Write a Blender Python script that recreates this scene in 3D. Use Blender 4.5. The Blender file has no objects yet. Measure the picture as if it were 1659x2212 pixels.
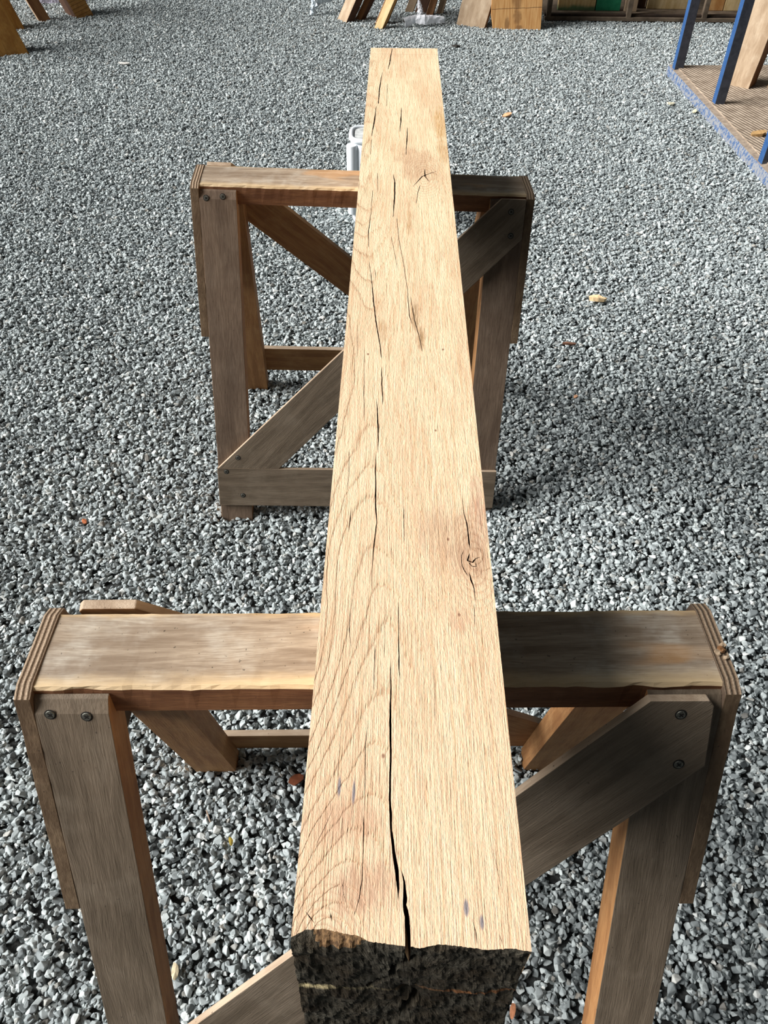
import bpy, bmesh, math, random
from mathutils import Vector, Matrix, Euler, noise
from mathutils.geometry import delaunay_2d_cdt
S = bpy.context.scene
COL = S.collection
rng = random.Random(11)

# ------------------------------------------------------------------ camera
CAM_H, PITCH, ROLL, YAW, FPX = 1.4711, 0.792, 0.0078, -0.0099, 1688.8
F = Vector((math.sin(YAW)*math.cos(PITCH), math.cos(YAW)*math.cos(PITCH), -math.sin(PITCH)))
R0 = Vector((math.cos(YAW), -math.sin(YAW), 0)); U0 = R0.cross(F)
R = R0*math.cos(ROLL) + U0*math.sin(ROLL); U = -R0*math.sin(ROLL) + U0*math.cos(ROLL)
cd = bpy.data.cameras.new('camera'); cam = bpy.data.objects.new('camera', cd); COL.objects.link(cam)
cd.sensor_fit = 'VERTICAL'; cd.sensor_height = 24.0; cd.sensor_width = 18.0
cd.lens = FPX/2212*24.0; cd.clip_start = 0.01
m3 = Matrix((R, U, -F)).transposed()
cam.matrix_world = Matrix.Translation((0, 0, CAM_H)) @ m3.to_4x4()
S.camera = cam

# ------------------------------------------------------------------ light
S.view_settings.view_transform = 'Standard'; S.view_settings.look = 'None'
S.view_settings.gamma = 1; S.view_settings.use_curve_mapping = False
S.view_settings.exposure = 0.12
SUN_E, SUN_DIR, SUN_ANG = 8.0, Vector((-0.84, -0.10, 0.53)), 38
W_TOP, W_BACK, W_CAM, W_LEFT = 0.02, 0.08, 0.02, 0.30
sd = bpy.data.lights.new('roof_daylight', 'SUN'); sd.energy = SUN_E; sd.angle = math.radians(SUN_ANG)
sd.color = (1.0, 0.985, 0.965)
so = bpy.data.objects.new('roof_daylight', sd); COL.objects.link(so)
so.rotation_euler = SUN_DIR.to_track_quat('Z', 'Y').to_euler()
w = bpy.data.worlds.new('world'); S.world = w; w.use_nodes = True
wn = w.node_tree; wn.nodes.clear()
tc = wn.nodes.new('ShaderNodeTexCoord'); sep = wn.nodes.new('ShaderNodeSeparateXYZ')
wn.links.new(tc.outputs['Generated'], sep.inputs[0])
def wmr(src, a, b, c, d):
    n = wn.nodes.new('ShaderNodeMapRange'); n.interpolation_type = 'SMOOTHSTEP'
    n.inputs[1].default_value = a; n.inputs[2].default_value = b; n.inputs[3].default_value = c; n.inputs[4].default_value = d
    wn.links.new(src, n.inputs[0]); return n.outputs[0]
yy = wmr(sep.outputs['Y'], -0.7, 0.6, W_CAM, W_BACK)     # the shed is dark behind the viewer, open ahead
zz = wmr(sep.outputs['Z'], 0.15, 0.95, 0.0, W_TOP)       # roof lights overhead
ad = wn.nodes.new('ShaderNodeMath'); ad.operation = 'ADD'
wn.links.new(yy, ad.inputs[0]); wn.links.new(zz, ad.inputs[1])
xx = wmr(sep.outputs['X'], 0.1, -0.9, 0.0, W_LEFT)       # open side of the shed on the left
ad2 = wn.nodes.new('ShaderNodeMath'); ad2.operation = 'ADD'; wn.links.new(ad.outputs[0], ad2.inputs[0]); wn.links.new(xx, ad2.inputs[1])
bg = wn.nodes.new('ShaderNodeBackground'); bg.inputs[0].default_value = (0.86, 0.95, 1.0, 1)
wn.links.new(ad2.outputs[0], bg.inputs[1])
wo = wn.nodes.new('ShaderNodeOutputWorld'); wn.links.new(bg.outputs[0], wo.inputs[0])

# ------------------------------------------------------------------ node helper
def srgb(r, g, b):
    f = lambda c: (c/255/12.92) if c/255 <= 0.04045 else ((c/255+0.055)/1.055)**2.4
    return (f(r), f(g), f(b), 1)
class M:
    def __init__(s, name, rough=0.7, spec=0.3):
        s.m = bpy.data.materials.new(name); s.m.use_nodes = True
        s.t = s.m.node_tree; s.b = s.t.nodes['Principled BSDF']
        s.b.inputs['Roughness'].default_value = rough
        s.b.inputs['Specular IOR Level'].default_value = spec
    def n(s, k, **kw):
        n = s.t.nodes.new(k)
        for a, v in kw.items(): setattr(n, a, v)
        return n
    def put(s, sock, v):
        if isinstance(v, bpy.types.NodeSocket): s.t.links.new(v, sock)
        elif v is not None: sock.default_value = v
    def ma(s, op, a, b=None, c=None, clamp=False):
        n = s.n('ShaderNodeMath', operation=op, use_clamp=clamp)
        s.put(n.inputs[0], a); s.put(n.inputs[1], b); s.put(n.inputs[2], c); return n.outputs[0]
    def xyz(s, v):
        n = s.n('ShaderNodeSeparateXYZ'); s.put(n.inputs[0], v); return n.outputs
    def comb(s, x, y, z):
        n = s.n('ShaderNodeCombineXYZ'); s.put(n.inputs[0], x); s.put(n.inputs[1], y); s.put(n.inputs[2], z); return n.outputs[0]
    def vm(s, op, a, b):
        n = s.n('ShaderNodeVectorMath', operation=op); s.put(n.inputs[0], a); s.put(n.inputs[1], b); return n.outputs[0]
    def noise(s, v, scale=1.0, detail=2.0, rough=0.5, dist=0.0):
        n = s.n('ShaderNodeTexNoise'); s.put(n.inputs['Vector'], v); s.put(n.inputs['Scale'], scale)
        s.put(n.inputs['Detail'], detail); s.put(n.inputs['Roughness'], rough); s.put(n.inputs['Distortion'], dist); return n.outputs['Fac']
    def mr(s, v, a, b, c=0.0, d=1.0, smooth=False):
        n = s.n('ShaderNodeMapRange'); n.interpolation_type = 'SMOOTHSTEP' if smooth else 'LINEAR'
        for i, q in enumerate((v, a, b, c, d)): s.put(n.inputs[i], q)
        return n.outputs[0]
    def mix(s, f, a, b, mode='MIX'):
        n = s.n('ShaderNodeMix', data_type='RGBA', blend_type=mode)
        s.put(n.inputs[0], f); s.put(n.inputs[6], a); s.put(n.inputs[7], b); return n.outputs[2]
    def ramp(s, v, stops):
        n = s.n('ShaderNodeValToRGB'); s.put(n.inputs[0], v); e = n.color_ramp.elements
        while len(e) < len(stops): e.new(0.5)
        for q, (p, c) in zip(e, stops): q.position = p; q.color = c
        return n.outputs[0]
    def curve(s, v, pts, x0, x1, y0, y1):
        n = s.n('ShaderNodeFloatCurve'); t = s.mr(v, x0, x1, 0, 1)
        c = n.mapping.curves[0]
        q = [((x-x0)/(x1-x0), (y-y0)/(y1-y0)) for x, y in pts]
        while len(c.points) < len(q): c.points.new(0.5, 0.5)
        for p, l in zip(c.points, q): p.location = l
        n.mapping.update(); s.put(n.inputs['Value'], t)
        return s.mr(n.outputs[0], 0, 1, y0, y1)
    def col(s, c): s.put(s.b.inputs['Base Color'], c); return s
    def bump(s, h, dist=0.001, strength=1.0):
        n = s.n('ShaderNodeBump'); s.put(n.inputs['Height'], h); n.inputs['Distance'].default_value = dist
        n.inputs['Strength'].default_value = strength; s.put(s.b.inputs['Normal'], n.outputs[0]); return s
    def obj(s): return s.n('ShaderNodeTexCoord').outputs['Object']
    def attr(s, name, typ='GEOMETRY'):
        n = s.n('ShaderNodeAttribute', attribute_name=name, attribute_type=typ); return n
    def rnd(s): return s.n('ShaderNodeObjectInfo').outputs['Random']

# ------------------------------------------------------------------ materials
def wood(name, base, dark, light, k=1.0, blotch=0.35, fine=0.5, rough=0.75, bumpd=0.0006, wear=None):
    """sawn timber; grain runs along x of the board's own 'gc' coordinates"""
    m = M(name, rough)
    g = m.attr('gc').outputs['Vector']; r = m.rnd()
    g = m.vm('ADD', g, m.comb(m.ma('MULTIPLY', r, 13.0), m.ma('MULTIPLY', r, 7.0), m.ma('MULTIPLY', r, 3.0)))
    warp = m.noise(m.vm('MULTIPLY', g, (3, 9, 9)), 1, 2)
    g2 = m.vm('ADD', g, m.comb(0.0, m.ma('MULTIPLY', warp, 0.03), m.ma('MULTIPLY', warp, 0.02)))
    a = m.noise(m.vm('MULTIPLY', g2, (34, 520*k, 520*k)), 1, 3, 0.65)
    b = m.noise(m.vm('MULTIPLY', g2, (5.0, 60*k, 60*k)), 1, 4, 0.65)
    c = m.noise(g, 14, 4, 0.6)
    col = m.mix(m.mr(b, 0.35, 0.65, 0, 0.8, True), base, dark)
    col = m.mix(m.mr(c, 0.45, 0.7, 0, blotch, True), col, light)
    col = m.mix(m.mr(a, 0.35, 0.62, fine, 0), col, dark)
    pit = m.noise(g, 260, 1)
    col = m.mix(m.mr(pit, 0.74, 0.78, 0, 0.6), col, (0.01, 0.007, 0.004, 1))
    if wear:
        y = m.xyz(m.obj())[1]
        t = m.ma('ADD', y, m.ma('MULTIPLY', m.ma('SUBTRACT', m.noise(m.vm('MULTIPLY', g, (8, 30, 30)), 1, 4, 0.7), 0.5), 0.03))
        col = m.mix(m.mr(t, -wear+0.024, -wear+0.001, 0, 0.62, True), col, srgb(222, 194, 150))
        col = m.mix(m.mr(t, wear-0.012, wear, 0, 0.5, True), col, srgb(215, 180, 125))
        st = m.noise(m.vm('MULTIPLY', g, (6, 14, 14)), 1, 2)
        col = m.mix(m.mr(st, 0.62, 0.72, 0, 0.35, True), col, srgb(195, 140, 75))
    m.col(col).bump(m.ma('ADD', a, m.ma('MULTIPLY', c, 0.5)), bumpd)
    return m.m
W_OUT = wood('weathered_board', srgb(112, 98, 82), srgb(80, 68, 54), srgb(132, 119, 103), 1, 0.4, 0.35)
W_OUT2 = wood('brown_weathered_board', srgb(112, 94, 78), srgb(80, 64, 51), srgb(130, 114, 98), 0.5, 0.3, 0.45)
W_IN = wood('raw_brown_board', srgb(160, 116, 72), srgb(118, 78, 44), srgb(184, 144, 98), 1, 0.35, 0.4)
W_TOPN = wood('worn_bar_top', srgb(168, 152, 132), srgb(116, 98, 80), srgb(190, 182, 168), 1, 0.65, 0.55, wear=0.052)
W_BARF = wood('bar_side', srgb(128, 88, 58), srgb(88, 54, 34), srgb(150, 110, 74), 0.8, 0.3, 0.5)

def ply_edge():
    m = M('plywood_edge', 0.85)
    p = m.xyz(m.attr('gc').outputs['Vector'])
    z = m.ma('ADD', m.ma('MULTIPLY', p[2], 2*math.pi/0.0058), m.ma('MULTIPLY', m.noise(m.attr('gc').outputs['Vector'], 30, 3), 1.6))
    s_ = m.ma('SINE', z)
    f = m.noise(m.vm('MULTIPLY', m.attr('gc').outputs['Vector'], (60, 500, 500)), 1, 3)
    col = m.mix(m.mr(s_, -0.6, 0.6, 0, 1), srgb(118, 98, 78), srgb(158, 138, 116))
    col = m.mix(m.mr(f, 0.35, 0.6, 0.5, 0), col, srgb(80, 62, 46))
    m.col(col).bump(m.ma('ADD', s_, f), 0.0006)
    return m.m
W_PLY = ply_edge()
W_SAWN = wood('rough_sawn_edge', srgb(112, 92, 70), srgb(78, 60, 42), srgb(136, 116, 92), 0.5, 0.4, 0.6)
W_CUT = wood('pale_cut_edge', srgb(176, 156, 134), srgb(140, 118, 96), srgb(196, 178, 156), 1, 0.3, 0.3)

def oak_top():
    m = M('fresh_sawn_oak', 0.62, 0.25)
    P = m.obj(); p = m.xyz(P); X, Y, Z = p[0], p[1], p[2]
    # pith line wandering inside the beam: where the growth rings are centred
    xc = m.curve(Y, [(0, -0.045), (0.08, -0.037), (0.19, -0.021), (0.25, -0.016), (0.32, -0.025), (0.38, -0.032), (0.5, -0.040), (0.85, -0.052), (1.08, -0.062), (1.5, -0.072), (1.95, -0.07)], 0, 1.95, -0.1, 0.1)
    dd = m.curve(Y, [(0, 0.040), (0.06, 0.048), (0.15, 0.060), (0.3, 0.074), (0.42, 0.086), (0.55, 0.096), (0.72, 0.098), (0.9, 0.088), (1.05, 0.074), (1.2, 0.062), (1.35, 0.058), (1.55, 0.070), (1.75, 0.084), (1.95, 0.088)], 0, 1.95, 0.0, 0.2)
    wob = m.ma('SUBTRACT', m.noise(m.vm('MULTIPLY', P, (14, 4, 14)), 1, 3, 0.55), 0.5)
    zig = m.ma('SUBTRACT', m.noise(m.vm('MULTIPLY', P, (700, 28, 700)), 1, 2, 0.6), 0.5)
    dx = m.ma('SUBTRACT', X, xc); dz = m.ma('ADD', Z, dd)
    r = m.ma('SQRT', m.ma('ADD', m.ma('MULTIPLY', dx, dx), m.ma('MULTIPLY', dz, dz)))
    knots = [(0.033, 1.218, 0.026, 0.060, 0.050), (0.0627, 0.342, 0.020, 0.045, 0.040), (-0.058, 0.000, 0.024, 0.030, -0.030), (0.09, 1.36, 0.02, 0.05, 0.012)]
    kd = []
    for kx, ky, sx, sy, amp in knots:
        ax = m.ma('DIVIDE', m.ma('SUBTRACT', X, kx), sx); ay = m.ma('DIVIDE', m.ma('SUBTRACT', Y, ky), sy)
        q = m.ma('ADD', m.ma('MULTIPLY', ax, ax), m.ma('MULTIPLY', ay, ay))
        sq_ = m.ma('SQRT', q)
        e = m.ma('EXPONENT', m.ma('MULTIPLY', sq_, -0.9))
        kd.append((sq_, sx, q))
        r = m.ma('ADD', r, m.ma('MULTIPLY', e, amp))
    r = m.ma('ADD', r, m.ma('MULTIPLY', wob, 0.012))
    rj = m.ma('ADD', r, m.ma('MULTIPLY', zig, 0.0022))
    vary = m.noise(m.comb(m.ma('MULTIPLY', r, 90), 0.0, 0.0), 1, 1)
    fr = m.ma('FRACT', m.ma('ADD', m.ma('DIVIDE', rj, 0.0052), m.ma('MULTIPLY', vary, 1.2)))
    early = m.mr(fr, 0.0, 0.34, 1.0, 0.0)
    line = m.mr(fr, 0.0, 0.10, 1.0, 0.0)
    fib = m.noise(m.vm('MULTIPLY', P, (950, 22, 950)), 1, 3, 0.65)
    fib2 = m.noise(m.vm('MULTIPLY', m.vm('ADD', P, m.comb(m.ma('MULTIPLY', wob, 0.03), 0.0, 0.0)), (330, 7, 330)), 1, 3, 0.6)
    big = m.noise(m.vm('MULTIPLY', P, (16, 3.5, 16)), 1, 3, 0.6)
    pore = m.noise(m.vm('MULTIPLY', P, (1300, 55, 1300)), 1, 1, 0.5)
    col = m.mix(m.mr(big, 0.35, 0.68, 0, 1, True), srgb(234, 212, 176), srgb(220, 190, 154))
    nr = m.mr(Y, 0.0, 1.3, 1.0, 0.0)
    col = m.mix(m.ma('MULTIPLY', nr, 0.55), col, srgb(216, 180, 150))
    col = m.mix(m.mr(fib2, 0.32, 0.52, 0.42, 0), col, srgb(186, 142, 100))
    col = m.mix(m.ma('MULTIPLY', early, 0.26), col, srgb(188, 138, 92))
    col = m.mix(m.ma('MULTIPLY', line, m.mr(fib, 0.35, 0.6, 0.6, 0.08)), col, srgb(160, 112, 72))
    col = m.mix(m.mr(fib, 0.30, 0.47, 0.55, 0), col, srgb(158, 112, 74))
    col = m.mix(m.ma('MULTIPLY', m.mr(pore, 0.66, 0.74, 0, 1), m.mr(fr, 0.1, 0.5, 0.7, 0.2)), col, srgb(118, 78, 50))
    col = m.mix(m.mr(fib2, 0.58, 0.75, 0, 0.4), col, srgb(240, 220, 188))
    # darker heart wood round the knots and greyish brown patches
    def blob(x, y, sx, sy):
        ax = m.ma('DIVIDE', m.ma('SUBTRACT', X, x), sx); ay = m.ma('DIVIDE', m.ma('SUBTRACT', Y, y), sy)
        q = m.ma('ADD', m.ma('MULTIPLY', ax, ax), m.ma('MULTIPLY', ay, ay))
        q = m.ma('ADD', q, m.ma('MULTIPLY', m.ma('SUBTRACT', m.noise(m.vm('MULTIPLY', P, (60, 25, 60)), 1, 3), 0.5), 1.6))
        return m.mr(q, 1.0, 0.05, 0, 1, True)
    def streaked(b, amt): return m.ma('MULTIPLY', b, m.mr(m.noise(m.vm('MULTIPLY', P, (500, 45, 500)), 1, 3), 0.35, 0.6, amt, amt*0.45))
    for (x, y, sx, sy, c, amt) in [(0.062, 0.345, 0.020, 0.05, (150, 108, 82), 0.65), (0.038, 0.372, 0.036, 0.055, (168, 138, 112), 0.6),
                                  (0.072, 0.405, 0.012, 0.06, (150, 100, 84), 0.6), (0.018, 1.275, 0.042, 0.09, (178, 140, 108), 0.75),
                                  (0.070, 1.46, 0.018, 0.12, (176, 130, 60), 0.7), (0.072, 1.33, 0.016, 0.07, (168, 124, 66), 0.65),
                                  (-0.048, 0.085, 0.036, 0.022, (176, 132, 104), 0.6), (-0.032, 0.040, 0.030, 0.022, (158, 116, 92), 0.6),
                                  (0.012, 0.775, 0.007, 0.05, (128, 92, 44), 0.75), (0.019, 0.72, 0.007, 0.035, (128, 92, 44), 0.7), (-0.030, 0.735, 0.008, 0.035, (150, 110, 60), 0.5),
                                  (0.006, 1.04, 0.006, 0.05, (158, 116, 66), 0.6), (0.045, 0.27, 0.012, 0.02, (176, 128, 100), 0.5)]:
        col = m.mix(streaked(blob(x, y, sx, sy), amt), col, srgb(*c))
    # fine concentric rings hugging each knot
    for sq_, sx, q in kd[:3]:
        t = m.ma('ADD', m.ma('MULTIPLY', sq_, sx/0.0042), m.ma('MULTIPLY', wob, 3.0))
        t = m.ma('ADD', t, m.ma('MULTIPLY', zig, 0.45))
        fr2 = m.ma('FRACT', t)
        ring = m.ma('MULTIPLY', m.mr(fr2, 0.0, 0.45, 1.0, 0.0), m.mr(sq_, 0.5, 2.2, 0.42, 0.0, True))
        col = m.mix(ring, col, srgb(150, 108, 78))
    # blue iron stains and tiny pin holes
    for x, y, sx, sy in [(-0.0533, 0.1124, 0.0016, 0.010), (-0.0422, 0.1082, 0.0016, 0.012), (0.0379, 0.0287, 0.0022, 0.007), (0.048, 0.0196, 0.0020, 0.006)]:
        col = m.mix(m.ma('MULTIPLY', blob(x, y, sx, sy), 0.75), col, srgb(78, 90, 112))
    for x, y in [(-0.0204, 0.1381), (0.0459, 0.2754), (0.0325, 0.5325), (0.0468, 0.6925), (-0.0484, 0.6801), (0.0397, 0.3669)]:
        col = m.mix(m.ma('MULTIPLY', blob(x, y, 0.0018, 0.003), 0.8), col, srgb(110, 64, 44))
    # pencilled square line at the planed far tip
    tip = m.ma('MULTIPLY', m.mr(Y, 1.898, 1.900, 0, 1), m.mr(Y, 1.905, 1.903, 0, 1))
    col = m.mix(m.ma('MULTIPLY', tip, 0.3), col, srgb(190, 150, 120))
    h = m.ma('ADD', m.ma('MULTIPLY', fib, 0.9), m.ma('MULTIPLY', m.noise(m.vm('MULTIPLY', P, (420, 130, 420)), 1, 3, 0.7), 0.9))
    h = m.ma('SUBTRACT', h, m.ma('MULTIPLY', line, 0.5))
    m.col(col).bump(h, 0.0008, 1.0)
    return m.m
OAK = oak_top()
def oak_plain(name, a, b):
    m = M(name, 0.8, 0.15); P = m.obj()
    f = m.noise(m.vm('MULTIPLY', P, (400, 400, 25)), 1, 3)
    m.col(m.mix(m.mr(f, 0.35, 0.65), srgb(*a), srgb(*b))).bump(f, 0.001); return m.m
OAK_IN = oak_plain('split_interior', (58, 40, 30), (92, 64, 44))
OAK_BREAK = oak_plain('torn_oak_fibres', (70, 52, 36), (124, 96, 66))
OAK_SIDE = wood('oak_side', srgb(226, 196, 154), srgb(184, 142, 100), srgb(240, 218, 180), 1, 0.3, 0.4)
def oak_end():
    m = M('old_dark_end_grain', 0.9, 0.1); P = m.obj(); p = m.xyz(P)
    dz = m.ma('ADD', p[2], 0.078)
    r = m.ma('SQRT', m.ma('ADD', m.ma('MULTIPLY', p[0], p[0]), m.ma('MULTIPLY', dz, dz)))
    an = m.ma('ARCTAN2', dz, p[0])
    r = m.ma('ADD', r, m.ma('MULTIPLY', m.noise(P, 30, 3), 0.012))
    s1 = m.ma('SINE', m.ma('MULTIPLY', r, 900))
    rays = m.noise(m.comb(m.ma('MULTIPLY', an, 22), m.ma('MULTIPLY', r, 25), 0.0), 1, 4, 0.7)
    big = m.noise(P, 26, 4, 0.65)
    fur = m.noise(m.vm('MULTIPLY', P, (300, 300, 900)), 1, 4, 0.7)
    col = m.mix(m.mr(big, 0.35, 0.68, 0, 1, True), srgb(56, 48, 37), srgb(88, 84, 74))
    col = m.mix(m.mr(rays, 0.35, 0.6, 0.55, 0), col, srgb(34, 29, 22))
    col = m.mix(m.mr(s1, 0.3, 1, 0, 0.22), col, srgb(30, 24, 18))
    col = m.mix(m.mr(fur, 0.55, 0.75, 0, 0.45), col, srgb(128, 116, 96))
    band = m.ma('ABSOLUTE', m.ma('ADD', dz, m.ma('MULTIPLY', m.ma('SUBTRACT', m.noise(P, 25, 3), 0.5), 0.012)))
    bl = m.mr(band, 0.0035, 0.0005, 0, 1, True)
    col = m.mix(m.ma('MULTIPLY', bl, m.mr(p[0], -0.045, -0.07, 0.15, 0.9)), col, srgb(214, 196, 150))
    col = m.mix(m.ma('MULTIPLY', bl, m.mr(p[0], -0.02, 0.03, 0.0, 0.7)), col, srgb(140, 84, 46))
    m.col(col).bump(m.ma('ADD', m.ma('ADD', fur, m.ma('MULTIPLY', rays, 1.5)), m.ma('MULTIPLY', big, 1.0)), 0.003)
    return m.m
OAK_END = oak_end()

def flat(name, c, rough=0.7, c2=None, scale=40, spec=0.3, metal=0.0, bumpd=0.0005):
    m = M(name, rough, spec); P = m.obj(); f = m.noise(P, scale, 4, 0.6)
    m.col(m.mix(m.mr(f, 0.35, 0.65), srgb(*c), srgb(*(c2 or tuple(int(q*0.8) for q in c))))).bump(f, bumpd)
    m.b.inputs['Metallic'].default_value = metal; return m.m
STEEL = flat('screw_steel', (112, 112, 104), 0.45, (76, 74, 66), 600, 0.5, 0.6)
RECESS = flat('screw_recess', (30, 27, 24), 0.8)
BLUE = flat('chipped_blue_paint', (30, 68, 116), 0.6, (46, 80, 124), 60)
BLUE_SHADED = flat('shaded_blue_paint', (70, 74, 84), 0.55, (54, 58, 68), 40)  # same blue paint with the shade of the post fronts put into its colour
def chipped():
    m = M('worn_blue_edge', 0.7); P = m.obj(); f = m.noise(P, 55, 4, 0.7)
    m.col(m.mix(m.mr(f, 0.46, 0.52), srgb(64, 86, 120), srgb(122, 124, 128))).bump(f, 0.001); return m.m
BLUE_EDGE = chipped()
def deckm():
    m = M('dusty_ridged_deck', 0.85); P = m.obj(); p = m.xyz(P)
    t = m.ma('ADD', m.ma('MULTIPLY', p[0], 0.959), m.ma('MULTIPLY', p[1], 0.284))
    s_ = m.ma('SINE', m.ma('MULTIPLY', t, 2*math.pi/0.021)); f = m.noise(P, 18, 5, 0.65)
    col = m.mix(m.mr(f, 0.35, 0.65), srgb(172, 156, 138), srgb(128, 112, 96))
    col = m.mix(m.mr(s_, -1, -0.2, 0.4, 0), col, srgb(100, 88, 76))
    m.col(col).bump(m.ma('ADD', s_, f), 0.0015); return m.m
DECK = deckm()
RUST = flat('dusty_steel_rail', (112, 98, 82), 0.85, (78, 66, 54), 12)
DARK_BRN = flat('dark_brown_timber', (58, 44, 34), 0.9, (36, 27, 20), 15)  # very dark brown for the toe rail and back panel
P_YEL = wood('pale_softwood', srgb(224, 200, 152), srgb(192, 160, 108), srgb(238, 220, 182), 0.4, 0.3, 0.25)
P_TAN = wood('tan_slab', srgb(178, 156, 130), srgb(142, 118, 92), srgb(196, 178, 154), 0.4, 0.4, 0.3)
P_ORG = wood('orange_slab', srgb(206, 158, 100), srgb(168, 112, 58), srgb(222, 186, 136), 0.35, 0.4, 0.3)
P_BRN = wood('brown_plank', srgb(150, 108, 70), srgb(104, 68, 40), srgb(176, 138, 98), 0.4, 0.3, 0.4)
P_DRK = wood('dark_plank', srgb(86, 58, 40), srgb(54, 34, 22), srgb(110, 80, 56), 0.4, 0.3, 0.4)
P_AMB = wood('amber_timber', srgb(176, 124, 56), srgb(128, 82, 30), srgb(198, 152, 84), 0.3, 0.4, 0.35)
def striped():
    m = M('ribbed_amber_timber', 0.75); g = m.attr('gc').outputs['Vector']; p = m.xyz(g)
    s_ = m.ma('SINE', m.ma('MULTIPLY', p[0], 2*math.pi/0.022)); f = m.noise(g, 40, 3)
    col = m.mix(m.mr(f, 0.3, 0.7), srgb(196, 146, 84), srgb(164, 114, 56))
    m.col(m.mix(m.mr(s_, 0.75, 1, 0, 0.7), col, srgb(96, 60, 26))).bump(s_, 0.001); return m.m
P_RIB = striped()
def stained_slab():
    m = M('stained_orange_slab', 0.75); g = m.attr('gc').outputs['Vector']; p = m.xyz(g)
    f = m.noise(m.vm('MULTIPLY', g, (6, 90, 90)), 1, 4, 0.6); n_ = m.ma('MULTIPLY', m.ma('SUBTRACT', m.noise(g, 22, 4, 0.6), 0.5), 1.8)
    col = m.mix(m.mr(f, 0.35, 0.65), srgb(208, 164, 108), srgb(176, 124, 70))
    for x, y, sx, sy in ((0.07, 0.005, 0.05, 0.035), (0.16, 0.0, 0.06, 0.04), (0.04, -0.06, 0.05, 0.02), (0.012, 0.02, 0.02, 0.03)):
        ax = m.ma('DIVIDE', m.ma('SUBTRACT', p[0], x), sx); ay = m.ma('DIVIDE', m.ma('SUBTRACT', p[1], y), sy)
        q = m.ma('ADD', m.ma('ADD', m.ma('MULTIPLY', ax, ax), m.ma('MULTIPLY', ay, ay)), n_)
        col = m.mix(m.mr(q, 1.0, 0.1, 0, 0.6, True), col, srgb(98, 62, 34))
    ln = m.ma('ABSOLUTE', m.ma('SUBTRACT', p[0], m.ma('ADD', 0.125, m.ma('MULTIPLY', n_, 0.006))))
    m.col(m.mix(m.mr(ln, 0.003, 0.001, 0, 0.7), col, srgb(80, 50, 30))).bump(f, 0.0005); return m.m
P_STN = stained_slab()
def green_board():
    m = M('green_ended_board', 0.8); g = m.attr('gc').outputs['Vector']; p = m.xyz(g)
    t = m.ma('ADD', p[0], m.ma('MULTIPLY', m.noise(g, 14, 3), 0.05)); f = m.noise(m.vm('MULTIPLY', g, (4, 60, 60)), 1, 3)
    col = m.mix(m.mr(f, 0.35, 0.65), srgb(206, 176, 124), srgb(182, 150, 98))
    m.col(m.mix(m.mr(t, 0.065, 0.035, 0, 0.9, True), col, srgb(64, 104, 70))); return m.m
P_GRN = green_board()
P_GREEN = flat('green_paint', (30, 120, 84), 0.7, (44, 138, 98), 30)
def plastic(name, c, trans=0.0, rough=0.35):
    m = M(name, rough, 0.5); m.b.inputs['Base Color'].default_value = srgb(*c)
    m.b.inputs['Subsurface Weight'].default_value = 0.0
    m.b.inputs['Subsurface Radius'].default_value = (0.01, 0.01, 0.01)
    m.b.inputs['Transmission Weight'].default_value = trans; return m.m
WHITE_P = plastic('milky_white_plastic', (226, 232, 236))
FILM = plastic('thin_white_plastic_sheet', (246, 247, 252), 0.0, 0.4)
FILM_T = plastic('translucent_plastic_film', (222, 232, 238), 0.45, 0.3)
PAPER = flat('crumpled_white_paper', (214, 212, 228), 0.7, (190, 188, 206), 30)

def stone_mat():
    m = M('crushed_bluestone', 0.62, 0.35); P = m.obj()
    r = m.attr('rnd', 'INSTANCER').outputs['Fac']; r2 = m.attr('rnd2', 'INSTANCER').outputs['Fac']
    f = m.noise(m.vm('ADD', P, m.comb(m.ma('MULTIPLY', r, 50.0), 0.0, 0.0)), 1.1, 4, 0.6)
    col = m.ramp(r, [(0.0, srgb(102, 108, 109)), (0.35, srgb(142, 150, 151)), (0.7, srgb(167, 175, 175)), (0.93, srgb(192, 200, 199)), (1.0, srgb(222, 224, 220))])
    col = m.mix(m.mr(r2, 0.9, 1.0, 0, 0.5), col, srgb(150, 136, 118))
    col = m.mix(m.mr(f, 0.35, 0.65, 0.25, 0), col, srgb(120, 124, 126))
    m.col(col).bump(f, 0.0003); return m.m
STONE = stone_mat()
SOIL = flat('dark_grit', (74, 76, 75), 0.95, (44, 45, 44), 90, 0.2, 0, 0.004)

# ------------------------------------------------------------------ mesh helpers
def put(name, bm, mats, parent=None, gc=None, smooth=False, bevel=0.0):
    bmesh.ops.recalc_face_normals(bm, faces=bm.faces)
    me = bpy.data.meshes.new(name); bm.to_mesh(me); bm.free()
    for mt in (mats if isinstance(mats, (list, tuple)) else [mats]): me.materials.append(mt)
    if gc:
        o_, a_, b_, c_ = [Vector(v) for v in gc]
        at = me.attributes.new('gc', 'FLOAT_VECTOR', 'POINT')
        for i, v in enumerate(me.vertices):
            d = v.co - o_; at.data[i].vector = (d.dot(a_), d.dot(b_), d.dot(c_))
    if smooth:
        for p in me.polygons: p.use_smooth = True
    o = bpy.data.objects.new(name, me); COL.objects.link(o)
    if parent: o.parent = parent
    if bevel:
        b = o.modifiers.new('bevel', 'BEVEL'); b.width = bevel; b.segments = 2; b.limit_method = 'ANGLE'; b.angle_limit = math.radians(35)
    return o
def thing(name, label, cat, loc=(0, 0, 0), rot=(0, 0, 0), group=None):
    o = bpy.data.objects.new(name, None); COL.objects.link(o); o.location = loc; o.rotation_euler = rot
    o.empty_display_size = 0.1
    return tag(o, label, cat, group)
def tag(o, label, cat, group=None, kind=None):
    if label: o['label'] = label
    if cat: o['category'] = cat
    if group: o['group'] = group
    if kind: o['kind'] = kind
    return o
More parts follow.
